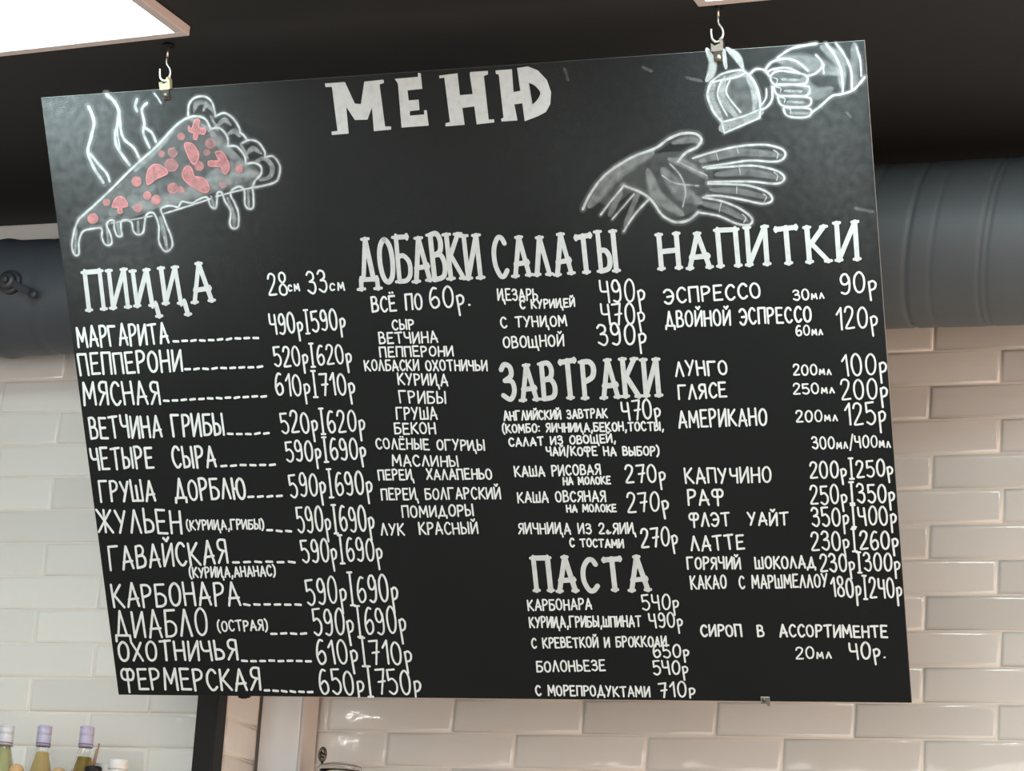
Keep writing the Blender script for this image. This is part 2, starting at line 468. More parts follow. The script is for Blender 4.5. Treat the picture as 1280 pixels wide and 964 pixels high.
g('Ё', .45, '0,0 0,1', '0,1 .43,1', '0,.5 .36,.52', '0,0 .46,0', '.1,1.24 .12,1.22', '.32,1.24 .34,1.22')
g('Ж', .74, '0,1 .74,0', '.72,1 0,0', '.37,1 .37,0')
g('З', .46, '~0,.86 .14,1 .36,.92 .38,.68 .12,.54', '~.12,.54 .4,.5 .46,.22 .28,0 0,.12')
g('И', .5, '0,1 0,0', '0,0 .5,1', '.5,1 .5,0')
g('Й', .5, '0,1 0,0', '0,0 .5,1', '.5,1 .5,0', '.1,1.27 .24,1.13', '.24,1.13 .36,1.29')
g('К', .5, '0,0 0,1', '0,.42 .46,1', '.1,.52 .52,0')
g('Л', .5, '0,0 .24,1', '.24,1 .5,0')
g('М', .66, '0,0 .05,1', '.05,1 .33,.3', '.33,.3 .6,1', '.6,1 .66,0')
g('Н', .5, '0,0 0,1', '.5,0 .5,1', '0,.5 .5,.52')
g('О', .52, 'o.26,1 .05,.8 .0,.45 .08,.12 .26,0 .45,.14 .52,.5 .46,.84')
g('П', .5, '0,0 0,1', '0,1 .5,1', '.5,1 .5,0')
g('Р', .44, '0,-.02 0,1', '~0,1 .28,1 .43,.84 .36,.58 .03,.44')
g('С', .48, '~.47,.84 .36,.98 .2,.97 .03,.7 .02,.32 .18,.02 .34,.0 .48,.14')
g('Т', .56, '.29,0 .28,1', '0,.96 .56,1')
g('У', .5, '0,1 .25,.46', '.5,1 .13,0')
g('Ф', .66, '.33,-.1 .33,1', '~.33,.9 .18,1 .02,.84 .04,.58 .2,.48 .33,.54', '~.33,.9 .5,1 .65,.82 .6,.56 .46,.48 .33,.54')
g('Х', .5, '0,0 .5,1', '0,1 .5,0')
g('Ц', .64, '0,1 0,.02', '0,.02 .46,1', '.46,1 .5,.0', '.5,.0 .62,.03', '.62,.03 .68,-.32')
g('Ч', .46, '~0,1 .02,.66 .14,.5 .45,.52', '.45,1 .46,0')
g('Ш', .66, '0,1 0,0', '0,0 .66,0', '.66,0 .66,1', '.33,0 .33,.72')
g('Щ', .74, '0,1 0,0', '0,0 .68,0', '.66,0 .66,1', '.33,0 .33,.72', '.72,.02 .77,-.32')
g('Ь', .42, '0,0 0,1', '~0,.52 .26,.52 .42,.34 .36,.08 0,.0')
g('Ы', .62, '0,0 0,1', '~0,.52 .24,.52 .38,.34 .32,.08 0,.0', '.6,0 .6,1')
g('Э', .5, '~0,.84 .14,.99 .34,.96 .5,.66 .48,.3 .32,.02 .14,.0 0,.14', '.16,.48 .5,.52')
g('Ю', .74, '0,0 0,1', '0,.5 .24,.5', 'o.5,1 .3,.82 .24,.48 .32,.14 .5,0 .68,.16 .74,.5 .68,.86')
g('Я', .48, '.47,0 .47,1', '~.47,1 .2,1.02 .06,.86 .12,.6 .45,.5', '.3,.5 0,0')
g('0', .5, 'o.25,1 .05,.8 .0,.45 .08,.12 .25,0 .43,.14 .5,.5 .44,.84')
g('1', .26, '0,.7 .24,1', '.24,1 .26,0')
g('2', .46, '~0,.78 .08,.96 .26,1.0 .42,.86 .38,.6 .2,.32 .03,.08 .06,.0 .46,.02')
g('3', .46, '~0,.86 .14,1 .36,.92 .38,.68 .14,.54', '~.14,.54 .4,.5 .46,.22 .28,0 0,.14')
g('4', .44, '~0,1 .01,.62 .1,.5 .43,.5', '.4,.95 .44,0')
g('5', .46, '.42,1 .02,.98', '.02,.98 .03,.56', '~.03,.56 .26,.62 .46,.42 .44,.14 .24,-.01 .02,.1')
g('6', .46, '~.38,.97 .22,1 .06,.74 .0,.34 .1,.05 .26,.0 .44,.14 .44,.4 .28,.54 .04,.38')
g('7', .46, '0,.97 .45,1', '.45,1 .26,0', '.12,.48 .48,.52')
g('8', .46, 'o.23,.52 .06,.68 .06,.9 .23,1 .4,.9 .4,.68 .23,.52 .03,.34 .02,.1 .23,0 .44,.1 .43,.34')
g('9', .44, 'o.4,.74 .3,.98 .12,.98 .01,.76 .08,.52 .26,.48 .4,.62', '~.41,.82 .44,.5 .4,.14 .24,-.01 .04,.06')
g('р', .32, '0,.5 .05,-.42', '~0,.46 .18,.54 .33,.4 .26,.16 .03,.08')
g('q', .3, '0,.5 .02,-.1', '~0,.5 .2,.52 .32,.38 .24,.18 .02,.1')
g('с', .3, '~.29,.38 .2,.47 .06,.42 .0,.2 .1,.01 .28,.06')
g('м', .4, '0,0 .04,.48', '.04,.48 .2,.14', '.2,.14 .34,.5', '.34,.5 .4,0')
g('л', .3, '0,0 .14,.48', '.14,.48 .3,0')
g('I', .3, '.15,-.1 .15,1.14', '.02,1.14 .28,1.14', '.02,-.1 .28,-.1')
g('/', .26, '0,-.18 .26,1.2')
g(',', .12, '.1,.08 .02,-.22')
g('.', .1, '.04,.02 .07,.02')
g(':', .1, '.04,.66 .06,.66', '.04,.14 .06,.14')
g('(', .2, '~.2,1.14 .02,.8 .02,.2 .2,-.16')
g(')', .2, '~0,1.14 .18,.8 .18,.2 0,-.16')
g('&', .4, '~0,.12 .12,.3 .18,.12 .06,.02 .18,-.02 .4,.1')
g(' ', .34)

def write(text, x0, y0, x1, y1, h, wpx, rnd, heading=False):
    gap = .235 if not heading else (.2 if text == 'ДОБАВКИ' else .31)
    nat = sum(G[c][0] for c in text)+gap*(len(text)-1)
    A, B = tb(x0, y0), tb(x1, y1)
    k = mpp((x0+x1)/2, (y0+y1)/2); hb = h*k; wd = wpx*k
    e = (B-A)/nat
    x = 0
    ink = Ink(.0005); word = ''; out = []
    for c in text+' ':
        gw, st = G[c]
        if c == ' ':
            if word: out.append((word, ink))
            ink = Ink(.0005); word = ''
        word += c.strip()
        ro = rnd.uniform(-.035, .035); dy = rnd.uniform(-.03, .03); sc = rnd.uniform(.96, 1.05); sk = rnd.uniform(-.04, .04)
        if c in 'I.,': ro = dy = sk = 0
        if heading: ro *= .5; dy *= .4; sk *= .4
        def mp(p):
            gx = (p[0]-gw/2); gy = p[1]*sc
            gx2 = gx*math.cos(ro)+sk*gy; gy2 = gy+gx*math.sin(ro)*1.0+dy
            q = A+e*(x+gw/2+gx2)+Vector((0, gy2*hb)); return q
        for kind, pts in st:
            if kind: P = catmull([Vector(p) for p in pts], kind == 'o', 6)
            else: P = [Vector(p) for p in pts]
            Q = [mp(p) for p in P]
            if kind: ink.ribbon(Q, wd*rnd.uniform(.93, 1.07))
            else:
                for a, b in zip(Q, Q[1:]): ink.ribbon([a, b], wd*rnd.uniform(.93, 1.07))
            if heading and not kind:
                for p, q in ((pts[0], Q[0]), (pts[-1], Q[-1])):
                    if (p[1] < .03 or p[1] > .97 or p[1] < -.1) and abs(pts[0][1]-pts[-1][1]) > .2:
                        s = .085*hb
                        ink.ribbon([q+Vector((-s, 0)), q+Vector((s, s*.1))], wd*.62)
                    elif abs(pts[0][1]-pts[-1][1]) < .12:
                        s = .055*hb
                        ink.ribbon([q+Vector((0, -s)), q+Vector((0, s))], wd*.62)
        x += gw+gap
    return out

H, D, P_, N = 'heading_lettering', 'dish_lettering', 'price_lettering', 'note_lettering'
SW = {H: 6.0, D: 2.9, P_: 2.5, N: 2.1}
LINES = [
 (H, 'ПИЦЦА', 111.5, 388, 265, 376, 44, 5.6), (D, 'МАРГАРИТА', 98.5, 433.5, 211, 428.7, 23.5), (D, 'ПЕППЕРОНИ', 101, 468.5, 228, 463.5, 24),
 (D, 'МЯСНАЯ', 106, 506.8, 200.6, 504.5, 26), (D, 'ВЕТЧИНА ГРИБЫ', 114.4, 548.4, 280.5, 543.5, 25), (D, 'ЧЕТЫРЕ  СЫРА', 116, 586.6, 270, 582.9, 24.5),
 (D, 'ГРУША  ДОРБЛЮ', 126.6, 626.6, 307.5, 623, 24), (D, 'ЖУЛЬЕН', 123.8, 665.5, 227, 666, 27), (N, '(КУРИЦА,ГРИБЫ)', 234.4, 662.3, 330, 661, 11),
 (D, 'ГАВАЙСКАЯ', 138.5, 712, 285, 703, 26.5), (N, '(КУРИЦА,АНАНАС)', 237.7, 722, 344.5, 719.5, 11.5), (D, 'КАРБОНАРА', 143, 758.5, 300.5, 755.8, 26.5),
 (D, 'ДИАБЛО', 146, 797, 260, 794.6, 31), (N, '(ОСТРАЯ)', 273, 789, 334.7, 787.7, 12), (D, 'ОХОТНИЧЬЯ', 150, 826, 297.5, 824.7, 22.5),
 (D, 'ФЕРМЕРСКАЯ', 154, 862, 326, 862, 25),
 (P_, '28', 337, 369.4, 359.4, 368.8, 26), (N, 'см', 361, 363.8, 374.4, 363, 15), (P_, '33', 386, 366.3, 409.4, 365.6, 26), (N, 'см', 413, 362.8, 430.6, 362.5, 17),
 (P_, '490рI590р', 339, 418, 431.5, 411, 23.5), (P_, '520рI620р', 344, 458, 439.5, 454.4, 23), (P_, '610рI710р', 346, 493.8, 443.8, 493.8, 25),
 (P_, '520рI620р', 353, 541.3, 456, 538.8, 25), (P_, '590рI690р', 359, 577, 457.5, 573, 24.5), (P_, '590рI690р', 364, 621, 465.3, 617, 27),
 (P_, '590рI690р', 373, 665, 468, 663, 29), (P_, '590рI690р', 379, 703, 478, 700, 27), (P_, '590рI690р', 385, 755.4, 497.5, 751.3, 31),
 (P_, '590рI690р', 393.5, 794.7, 507.8, 791.3, 31), (P_, '610рI710р', 398, 830, 515, 830, 28), (P_, '650qI750q', 401.5, 868, 526, 868, 29),
 (H, 'ДОБАВКИ', 452, 354, 601, 347, 52, 6), (D, 'ВСЁ ПО', 466, 390.4, 528, 386.2, 18, 2.5), (P_, '60р.', 539, 385, 588, 381.5, 24.5),
 (N, 'СЫР', 491.2, 412, 517.7, 411.3, 11.5), (N, 'ВЕТЧИНА', 475, 429.7, 547.2, 428, 13), (N, 'ПЕППЕРОНИ', 475.7, 446.3, 566.7, 444.5, 11.5),
 (N, 'КОЛБАСКИ ОХОТНИЧЬИ', 457, 463, 609, 463, 12), (N, 'КУРИЦА', 498.5, 480.5, 559.7, 481.8, 13), (N, 'ГРИБЫ', 500.6, 503.3, 557.4, 504.4, 14),
 (N, 'ГРУША', 496.4, 524, 546.5, 523.8, 14), (N, 'БЕКОН', 494.3, 542.4, 544.6, 541.7, 13), (N, 'СОЛЁНЫЕ ОГУРЦЫ', 471, 560.8, 606, 563, 12),
 (N, 'МАСЛИНЫ', 491.2, 582, 573, 583, 12.5), (N, 'ПЕРЕЦ  ХАЛАПЕНЬО', 474, 599.7, 615, 598.5, 12), (N, 'ПЕРЕЦ БОЛГАРСКИЙ', 477.7, 624.6, 625.8, 623, 13),
 (N, 'ПОМИДОРЫ', 503.7, 646.7, 592, 644.4, 13), (N, 'ЛУК  КРАСНЫЙ', 477.2, 669, 597.5, 666.6, 13.5),
 (H, 'САЛАТЫ', 620, 346, 771.3, 338, 46, 6), (N, 'ЦЕЗАРЬ', 623, 375.6, 672, 374.7, 13), (N, 'С КУРИЦЕЙ', 651, 386, 718.4, 383, 10),
 (N, 'С ТУНЦОМ', 627, 409.4, 708.4, 407, 12), (N, 'ОВОЩНОЙ', 630, 434.7, 704.7, 432.3, 13),
 (P_, '490р', 752, 378.4, 806, 376.6, 27), (P_, '470р', 753.4, 406, 806, 403.8, 25), (P_, '390р', 749, 431.5, 807.3, 430, 25),
 (H, 'ЗАВТРАКИ', 630, 500, 823.8, 494.4, 44, 6.2), (N, 'АНГЛИЙСКИЙ ЗАВТРАК', 630.6, 525.3, 759, 521.6, 10.5), (P_, '470р', 778.8, 525, 825.6, 522.5, 23),
 (N, '(КОМБО: ЯИЧНИЦА,БЕКОН,ТОСТЫ,', 628.8, 541, 829.4, 537.5, 10), (N, 'САЛАТ ИЗ ОВОЩЕЙ,', 637, 557.8, 769.4, 552.5, 9.5), (N, 'ЧАЙ/КОФЕ НА ВЫБОР)', 684, 569.4, 823.8, 569, 10),
 (N, 'КАША РИСОВАЯ', 644.4, 595.8, 750.8, 592.7, 11.8), (N, 'НА МОЛОКЕ', 704.6, 605.8, 763, 604.6, 8.5), (P_, '270р', 783, 602.8, 831.6, 602.2, 21),
 (N, 'КАША ОВСЯНАЯ', 648, 628, 757.2, 626.5, 12.2), (N, 'НА МОЛОКЕ', 709, 640, 770.2, 639.4, 8.5), (P_, '270р', 785.4, 640, 835.8, 639, 23),
 (N, 'ЯИЧНИЦА ИЗ 2&ЯИЦ', 648.9, 667, 793.9, 667, 12.5), (N, 'С ТОСТАМИ', 713, 683, 779.5, 684.3, 9.5), (P_, '270р', 802.5, 684, 847, 681.3, 23),
 (H, 'ПАСТА', 671, 738.3, 810, 737.3, 40, 6.2), (N, 'КАРБОНАРА', 660.8, 763.3, 739.6, 761.3, 12.5), (P_, '540р', 803.7, 762.5, 848, 761, 18.5, 2.2),
 (N, 'КУРИЦА,ГРИБЫ,ШПИНАТ', 662.8, 784.2, 801.3, 783, 12.5), (P_, '490р', 813, 784.6, 853, 783.6, 17.5, 2.2), (N, 'С КРЕВЕТКОЙ И БРОККОЛИ', 665.4, 809.8, 833.2, 807.8, 12),
 (P_, '650р', 817.5, 822, 860.8, 821, 16, 2.2), (N, 'БОЛОНЬЕЗЕ', 671.7, 839.7, 756.4, 838.1, 12.5), (P_, '540р', 817.5, 843.7, 859.8, 842.7, 17, 2.2),
 (N, 'С МОРЕПРОДУКТАМИ', 670.7, 868.9, 812.5, 870.8, 12), (P_, '710q', 825.3, 871.6, 868.3, 870.3, 18, 2.2),
 (H, 'НАПИТКИ', 827, 336.2, 1071.7, 324.4, 44, 6.2), (D, 'ЭСПРЕССО', 831.5, 379.2, 950.5, 371.5, 17.5, 2.6), (N, '30мл', 992.4, 375.4, 1029.8, 372.4, 12.5), (P_, '90р', 1051.3, 367.4, 1095, 365, 24),
 (D, 'ДВОЙНОЙ ЭСПРЕССО', 833, 408.7, 1014, 401.9, 18.5, 2.6), (N, '60мл', 995.8, 419.6, 1028.2, 418.4, 12.5), (P_, '120р', 1046.8, 412.3, 1096.7, 408, 26),
 (D, 'ЛУНГО', 845.2, 469.8, 909, 468, 17, 2.6), (N, '200мл', 992.4, 468.7, 1038.8, 468, 12.5), (P_, '100р', 1054.5, 469.4, 1107.9, 468, 26),
 (D, 'ГЛЯСЕ', 849, 499, 908, 496, 17, 2.6), (N, '250мл', 992.4, 492.8, 1042.8, 491, 12.5), (P_, '200р', 1053, 499.9, 1109, 498, 25),
 (D, 'АМЕРИКАНО', 849.4, 534.3, 958.4, 530.8, 20, 2.6), (N, '200мл', 996, 527.3, 1046.7, 526, 13.5), (P_, '125р', 1057.5, 531, 1106.7, 528.5, 26),
 (N, '300мл/400мл', 1016.3, 561.3, 1113, 558.5, 14.5),
 (D, 'КАПУЧИНО', 857.6, 604, 963.8, 602.7, 18, 2.5), (P_, '200рI250р', 1013.5, 598, 1116, 595, 20.5), (D, 'РАФ', 861, 630.8, 904.5, 630.3, 17.5, 2.5), (P_, '250рI350р', 1014, 630.3, 1118, 628, 22.5),
 (D, 'ФЛЭТ  УАЙТ', 862.3, 657.3, 985.3, 656, 15.5, 2.5), (P_, '350рI400р', 1016, 657.3, 1120, 655.6, 23), (D, 'ЛАТТЕ', 864.6, 688.5, 930.2, 685.4, 17, 2.5), (P_, '230рI260р', 1015.3, 688.5, 1122.5, 685.4, 22.5),
 (D, 'ГОРЯЧИЙ  ШОКОЛАД', 860, 711.2, 1019.3, 710, 14, 2.3), (P_, '230рI300р', 1026.3, 714.2, 1124.5, 713.5, 21.5), (D, 'КАКАО  С МАРШМЕЛЛОУ', 864.6, 736, 1034.6, 733.5, 15.5, 2.2), (P_, '180рI240р', 1040.4, 745.6, 1127, 747.7, 24),
 (N, 'СИРОП  В  АССОРТИМЕНТЕ', 877, 794.8, 1109, 796.6, 14, 2.5), (N, '20мл', 995.6, 823.3, 1038.9, 822.6, 14), (P_, '40р.', 1063.4, 824, 1106.8, 822.2, 20),
]
LEAD = [(216, 427, 327, 422, 10), (230.6, 462, 332.4, 458, 9), (204, 501, 337, 495, 12), (284, 542.8, 340.4, 541.5, 5), (275.6, 582.5, 348.5, 581, 6),
        (309.4, 621, 357, 620, 4), (333, 663, 368.4, 664.4, 3), (290, 702.6, 373.8, 702.7, 6), (304, 756, 381, 756, 6), (338, 792.3, 387.5, 791.7, 4),
        (301.6, 826, 393, 826.2, 8), (330, 863.3, 394.8, 865.5, 6)]
rnd = random.Random(5)
for row in LINES:
    kind, text = row[0], row[1]
    for word, ink in write(text, *row[2:7], row[7] if len(row) > 7 else SW[kind], rnd, kind == H):
        shown = word.replace('q', 'р').replace('&', '')
        ink.done(kind, MHEAD if kind == H else MCH, ('large white hand-lettered heading ' if kind == H else 'white hand-lettered ')+shown)
for x0, y0, x1, y1, n in LEAD:
    ink = Ink(.0005); A, B = tb(x0, y0), tb(x1, y1); k = mpp(x0, y0)
    for i in range(n):
        t0 = (i+.1)/n; t1 = (i+.62)/n
        a = A.lerp(B, t0); b = A.lerp(B, t1)
        ink.ribbon([a+Vector((0, rnd.uniform(-.6, .6)*k)), b+Vector((0, rnd.uniform(-.6, .6)*k))], 2.9*k)
    ink.done('dashed_leader', MCH, 'row of white dashes leading to a price')

# big title МЕНЮ: solid painted letters
def crop(ox, oy, sc): return lambda pts: [tb(ox+x*sc, oy+y*sc) for x, y in pts]
cm = crop(390, 70, .25)
TIT = [[(65,137),(165,130),(215,238),(245,240),(262,128),(358,118),(360,135),(338,142),(366,352),(396,352),(396,368),(310,376),(300,258),(278,318),(215,320),(172,255),(184,388),(100,395),(98,378),(128,374),(100,155),(68,155)],
       [(414,114),(530,104),(530,84),(544,86),(552,164),(478,172),(484,222),(534,218),(538,270),(490,276),(490,298),(562,292),(560,272),(574,270),(584,348),(448,358),(430,138)],
       [(636,98),(728,86),(740,196),(804,190),(790,98),(790,80),(880,74),(880,92),(860,100),(884,318),(910,316),(912,332),(824,342),(812,252),(752,260),(764,344),(668,352),(668,336),(690,330),(662,108),(638,112)]]
ink = Ink(.0005)
for poly in TIT: ink.fill(cm(poly), 1)
ink.fill(cm([(918,72),(1000,66),(1008,180),(1042,174),(1026,60)]+[(1080,52),(1130,72),(1175,120),(1196,180),(1192,240),(1170,280),(1128,302),(1064,326),(1052,236),(1012,242),(1028,322),(948,328),(946,314),(958,308),(934,92),(920,90)]), 1)
# the hollow of the last letter is left as bare board: build its bowl as a filled ring cut
ink2 = Ink(.0014)
hol = catmull([Vector((x, y)) for x, y in [(1086,134),(1112,146),(1136,170),(1142,190),(1126,220),(1104,242)]])
ink2.fill(cm([(p.x, p.y) for p in hol]), 1)
title = ink.done(H, MHEAD, 'largest white block letters МЕНЮ')
ink2.done('letter_hollow', MB, 'bare black board inside the last title letter', title)

# ------------------------------------------------------------------ chalk drawings
class Draw:
    def __init__(self, ox, oy, sc, base):
        self.c = crop(ox, oy, sc); self.ink = Ink(base)
        self.k = mpp(ox+600*sc, oy+400*sc)*sc
    def line(self, pts, wd=11, dens=.95, closed=False, glow=True, sm=True):
        P = catmull([Vector(p) for p in pts], closed, 5) if sm and len(pts) > 2 else [Vector(p) for p in pts]
        Q = self.c([(p[0], p[1]) for p in P])
        if glow: self.ink.ribbon(Q, wd*3.0*self.k, .15*dens, True)
        self.ink.ribbon(Q, wd*1.15*self.k, dens, True)
    def smudge(self, pts, wd=40, dens=.3):
        P = catmull([Vector(p) for p in pts], False, 5) if len(pts) > 2 else [Vector(p) for p in pts]
        self.ink.ribbon(self.c([(p[0], p[1]) for p in P]), wd*self.k, dens, True, taper=lambda t: .45+.55*math.sin(math.pi*min(1, max(0, .1+.8*t))))
    def area(self, pts, dens, closed=True):
        P = catmull([Vector(p) for p in pts], True, 5)[:-1]
        self.ink.fill(self.c([(p[0], p[1]) for p in P]), dens)
    def disc(self, x, y, r, dens):
        self.ink.fill(self.c([(x+r*math.cos(a*math.pi/10), y+r*math.sin(a*math.pi/10)) for a in range(20)]), dens)

# lamp sheen on the upper board painted in as pale haze, with some wiped chalk
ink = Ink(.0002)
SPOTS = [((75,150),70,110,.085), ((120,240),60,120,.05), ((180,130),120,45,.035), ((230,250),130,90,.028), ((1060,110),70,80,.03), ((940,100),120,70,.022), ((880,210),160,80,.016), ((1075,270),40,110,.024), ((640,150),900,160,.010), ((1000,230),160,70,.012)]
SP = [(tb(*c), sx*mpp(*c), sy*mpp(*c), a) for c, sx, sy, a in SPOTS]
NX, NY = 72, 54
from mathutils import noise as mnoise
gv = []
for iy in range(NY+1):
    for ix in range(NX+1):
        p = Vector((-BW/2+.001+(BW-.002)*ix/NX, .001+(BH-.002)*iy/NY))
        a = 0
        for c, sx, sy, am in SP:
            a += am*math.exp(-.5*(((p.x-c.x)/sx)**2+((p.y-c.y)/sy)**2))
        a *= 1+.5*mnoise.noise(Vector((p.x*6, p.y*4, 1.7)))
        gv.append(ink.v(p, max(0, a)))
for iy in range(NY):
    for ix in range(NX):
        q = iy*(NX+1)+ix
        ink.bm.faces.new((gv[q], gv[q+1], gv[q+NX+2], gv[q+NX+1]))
ink.done('painted_sheen_and_dust', MSOFT, 'painted lamp sheen with faint wiped chalk, strongest in the upper left corner')

# pizza slice
d = Draw(40, 70, .3125, .0003)
d.area([(185,660),(300,560),(420,450),(520,350),(600,265),(650,248),(700,270),(745,300),(785,350),(850,420),(905,455),(895,500),(870,520),(740,545),(600,580),(500,610),(380,655),(280,685),(205,690)], .16)
for pts, wd, de in (([(430,600),(560,575),(700,520),(860,480)],70,.3), ([(330,620),(420,560),(470,530)],60,.16), ([(560,300),(500,370),(420,450)],34,.3), ([(720,480),(790,450),(880,470)],70,.28), ([(640,255),(700,290)],40,.35), ([(720,310),(760,360),(840,430)],46,.28)):
    d.smudge(pts, wd, de)
d.line([(190,650),(300,550),(400,450),(500,360),(580,275),(640,242),(690,250),(715,290)], 10)
d.line([(715,292),(750,288),(780,320),(785,360)], 10); d.line([(785,360),(820,363),(850,398),(856,432)], 10)
d.line([(856,432),(892,428),(917,445),(915,475),(892,500),(882,530)], 10)
for pts in ([(625,235),(628,195),(650,168),(690,162),(720,185),(735,238)], [(735,240),(770,228),(805,250),(828,285),(834,308)], [(832,305),(850,320),(860,338)], [(842,348),(870,336),(905,345),(930,380),(932,404)], [(935,405),(965,402),(992,440),(985,490),(960,510),(892,526)]):
    d.line(pts, 9)
for pts in ([(650,215),(660,190),(690,185)], [(690,210),(700,195),(720,215)], [(745,275),(770,255),(790,270)], [(790,310),(810,300),(825,315)], [(860,390),(885,370),(910,385)], [(900,420),(930,410),(960,440),(955,480),(920,495)], [(720,250),(740,290)], [(840,360),(860,400)]):
    d.smudge(pts, 26, .38)
drip = [(190,650),(172,690),(160,760),(172,795),(188,790),(188,740),(205,702),(235,692),(278,690),(280,722),(290,750),(308,757),(320,745),(313,710),(300,680),(308,660),(328,660),(330,690),(342,720),(360,718),(356,690),(358,662),(380,656),(400,668),(406,700),(425,715),(445,705),(451,670),(456,640),(470,627),(490,632),(508,680),(508,740),(525,775),(545,780),(562,758),(556,720),(540,680),(525,640),(516,612),(540,600),(565,600),(585,604),(600,582),(625,586),(645,588),(662,576),(700,565),(715,600),(735,608),(740,580),(743,547),(760,547),(772,580),(795,620),(792,670),(805,690),(825,680),(826,630),(812,590),(796,560),(800,537),(830,522),(850,540),(852,590),(865,610),(885,605),(886,560),(882,528)]
d.line(drip, 9)
for pts in ([(178,700),(172,785)], [(300,700),(306,745)], [(342,670),(350,710)], [(425,670),(425,705)], [(515,650),(530,710),(540,765)], [(720,570),(728,600)], [(785,575),(808,640),(810,680)], [(866,540),(868,600)]):
    d.smudge(pts, 24, .4)
d.line([(530,630),(620,602),(712,572)], 7); d.line([(738,562),(820,540),(892,524)], 7)
d.line([(320,668),(400,655),(480,640)], 6, .7)
pz = d.ink.done('pizza_drawing', MSOFT, 'white chalk drawing of a pizza slice with dripping cheese')
d = Draw(40, 70, .3125, .0014)
for x, y, r, de in ((300,585,15,.55),(420,502,20,.6),(462,558,17,.6),(497,575,20,.6),(425,608,18,.5),(245,650,22,.6),(597,322,16,.45),(520,392,14,.4),(670,440,20,.5),(830,452,15,.6),(565,530,22,.4),(597,535,14,.5),(715,350,22,.35),(700,385,14,.35),(560,435,24,.35),(565,385,15,.3),(765,515,14,.35)):
    d.disc(x, y, r, de)
for x, y, r in ((560,435,26),(565,385,18),(420,502,19),(830,452,14),(565,528,20)):
    d.line([(x+r*math.cos(a), y+r*math.sin(a)) for a in (0, 1, 2, 3, 4, 5)], 5, .5, glow=False)
for pts in ([(460,505),(464,460),(490,434),(520,440),(543,468),(500,490),(470,512)], [(612,352),(640,350),(660,372),(668,402),(650,434),(626,400)], [(602,470),(620,440),(640,450),(652,480),(690,490),(710,530),(692,546),(650,525),(615,500)],
            [(735,385),(762,384),(785,420),(790,450),(778,470),(764,465),(755,442),(712,440),(710,420),(748,418)], [(322,602),(340,566),(368,566),(384,598),(362,606),(362,626),(348,628),(344,606)], [(628,280),(640,290),(655,255),(672,258),(670,285),(695,292),(690,312),(668,310),(660,332),(648,330),(648,308),(630,300)]):
    d.area(pts, .55); d.line(pts, 6, .8, closed=True, glow=False)
d.ink.done('topping_drawing', MPINK, 'pink chalk toppings drawn on the pizza slice', pz)
# steam above the slice
d = Draw(40, 70, .3125, .0003)
for pts, wd in (([(228,205),(248,260),(238,320),(224,380),(244,440),(285,505)],15), ([(236,395),(268,435),(298,468),(310,500)],13), ([(300,155),(335,190),(350,240),(334,310),(342,365),(390,435)],15), ([(350,250),(364,325),(408,368),(430,412)],13), ([(346,220),(342,300),(352,370)],8), ([(420,175),(414,200),(420,220)],14), ([(458,190),(440,215),(450,270),(446,310),(470,365)],13), ([(450,285),(480,308),(495,340)],13), ([(490,150),(505,170),(515,186)],8)):
    d.line(pts, wd*.95, .9 if pts[0][0] != 420 else .6)
d.ink.done('steam_drawing', MSOFT, 'white chalk wisps of steam above the pizza slice')

# coffee mug
d = Draw(700, 40, .3203, .0003)
d.area([(585,200),(640,165),(715,150),(745,180),(775,240),(782,300),(640,350),(600,310),(576,250)], .16)
d.smudge([(600,210),(592,260),(625,325)], 34, .45); d.smudge([(640,190),(630,250),(680,320)], 40, .5)
d.smudge([(735,180),(760,240),(760,300)], 34, .55); d.smudge([(650,185),(700,165),(730,175)], 24, .45)
d.area([(632,355),(782,305),(778,333),(642,393)], .45)
d.line([(590,196),(576,245),(598,308),(634,352)], 12); d.line([(716,150),(752,185),(776,240),(782,302)], 11)
d.line([(588,196),(636,162),(700,149),(722,158),(690,176),(620,190),(590,198)], 8)
d.line([(632,352),(710,332),(782,302)], 8, sm=False); d.line([(782,302),(780,335),(642,394),(632,352)], 8, sm=False)
d.line([(630,190),(616,250),(652,325)], 8); d.line([(662,190),(650,240),(704,312)], 8)
d.line([(740,165),(765,145),(800,150),(815,170)], 9); d.line([(828,215),(828,262),(808,292),(784,304)], 10); d.line([(806,225),(804,258),(786,285)], 8)
d.ink.done('mug_drawing', MSOFT, 'white chalk drawing of a round coffee mug')
d = Draw(700, 40, .3203, .0003)
for pts, wd in (([(580,80),(596,118),(590,160),(580,178)],42), ([(640,80),(646,130)],32), ([(662,72),(690,96),(708,128)],38)):
    d = Draw(700, 40, .3203, .0003)
    d.smudge(pts, wd, .75); d.smudge(pts, wd*.5, .5)
    d.ink.done('steam_drawing', MSOFT, 'white chalk puff of steam above the mug')
for pts in ([(500,180),(545,190)], [(20,150),(30,180)], [(330,140),(350,150)], [(1125,320),(1130,326)], [(1160,690),(1215,700)]):
    d = Draw(700, 40, .3203, .0003)
    d.smudge(pts, 26, .14)
    d.ink.done('chalk_smudge', MSOFT, 'faint chalk fingermark')

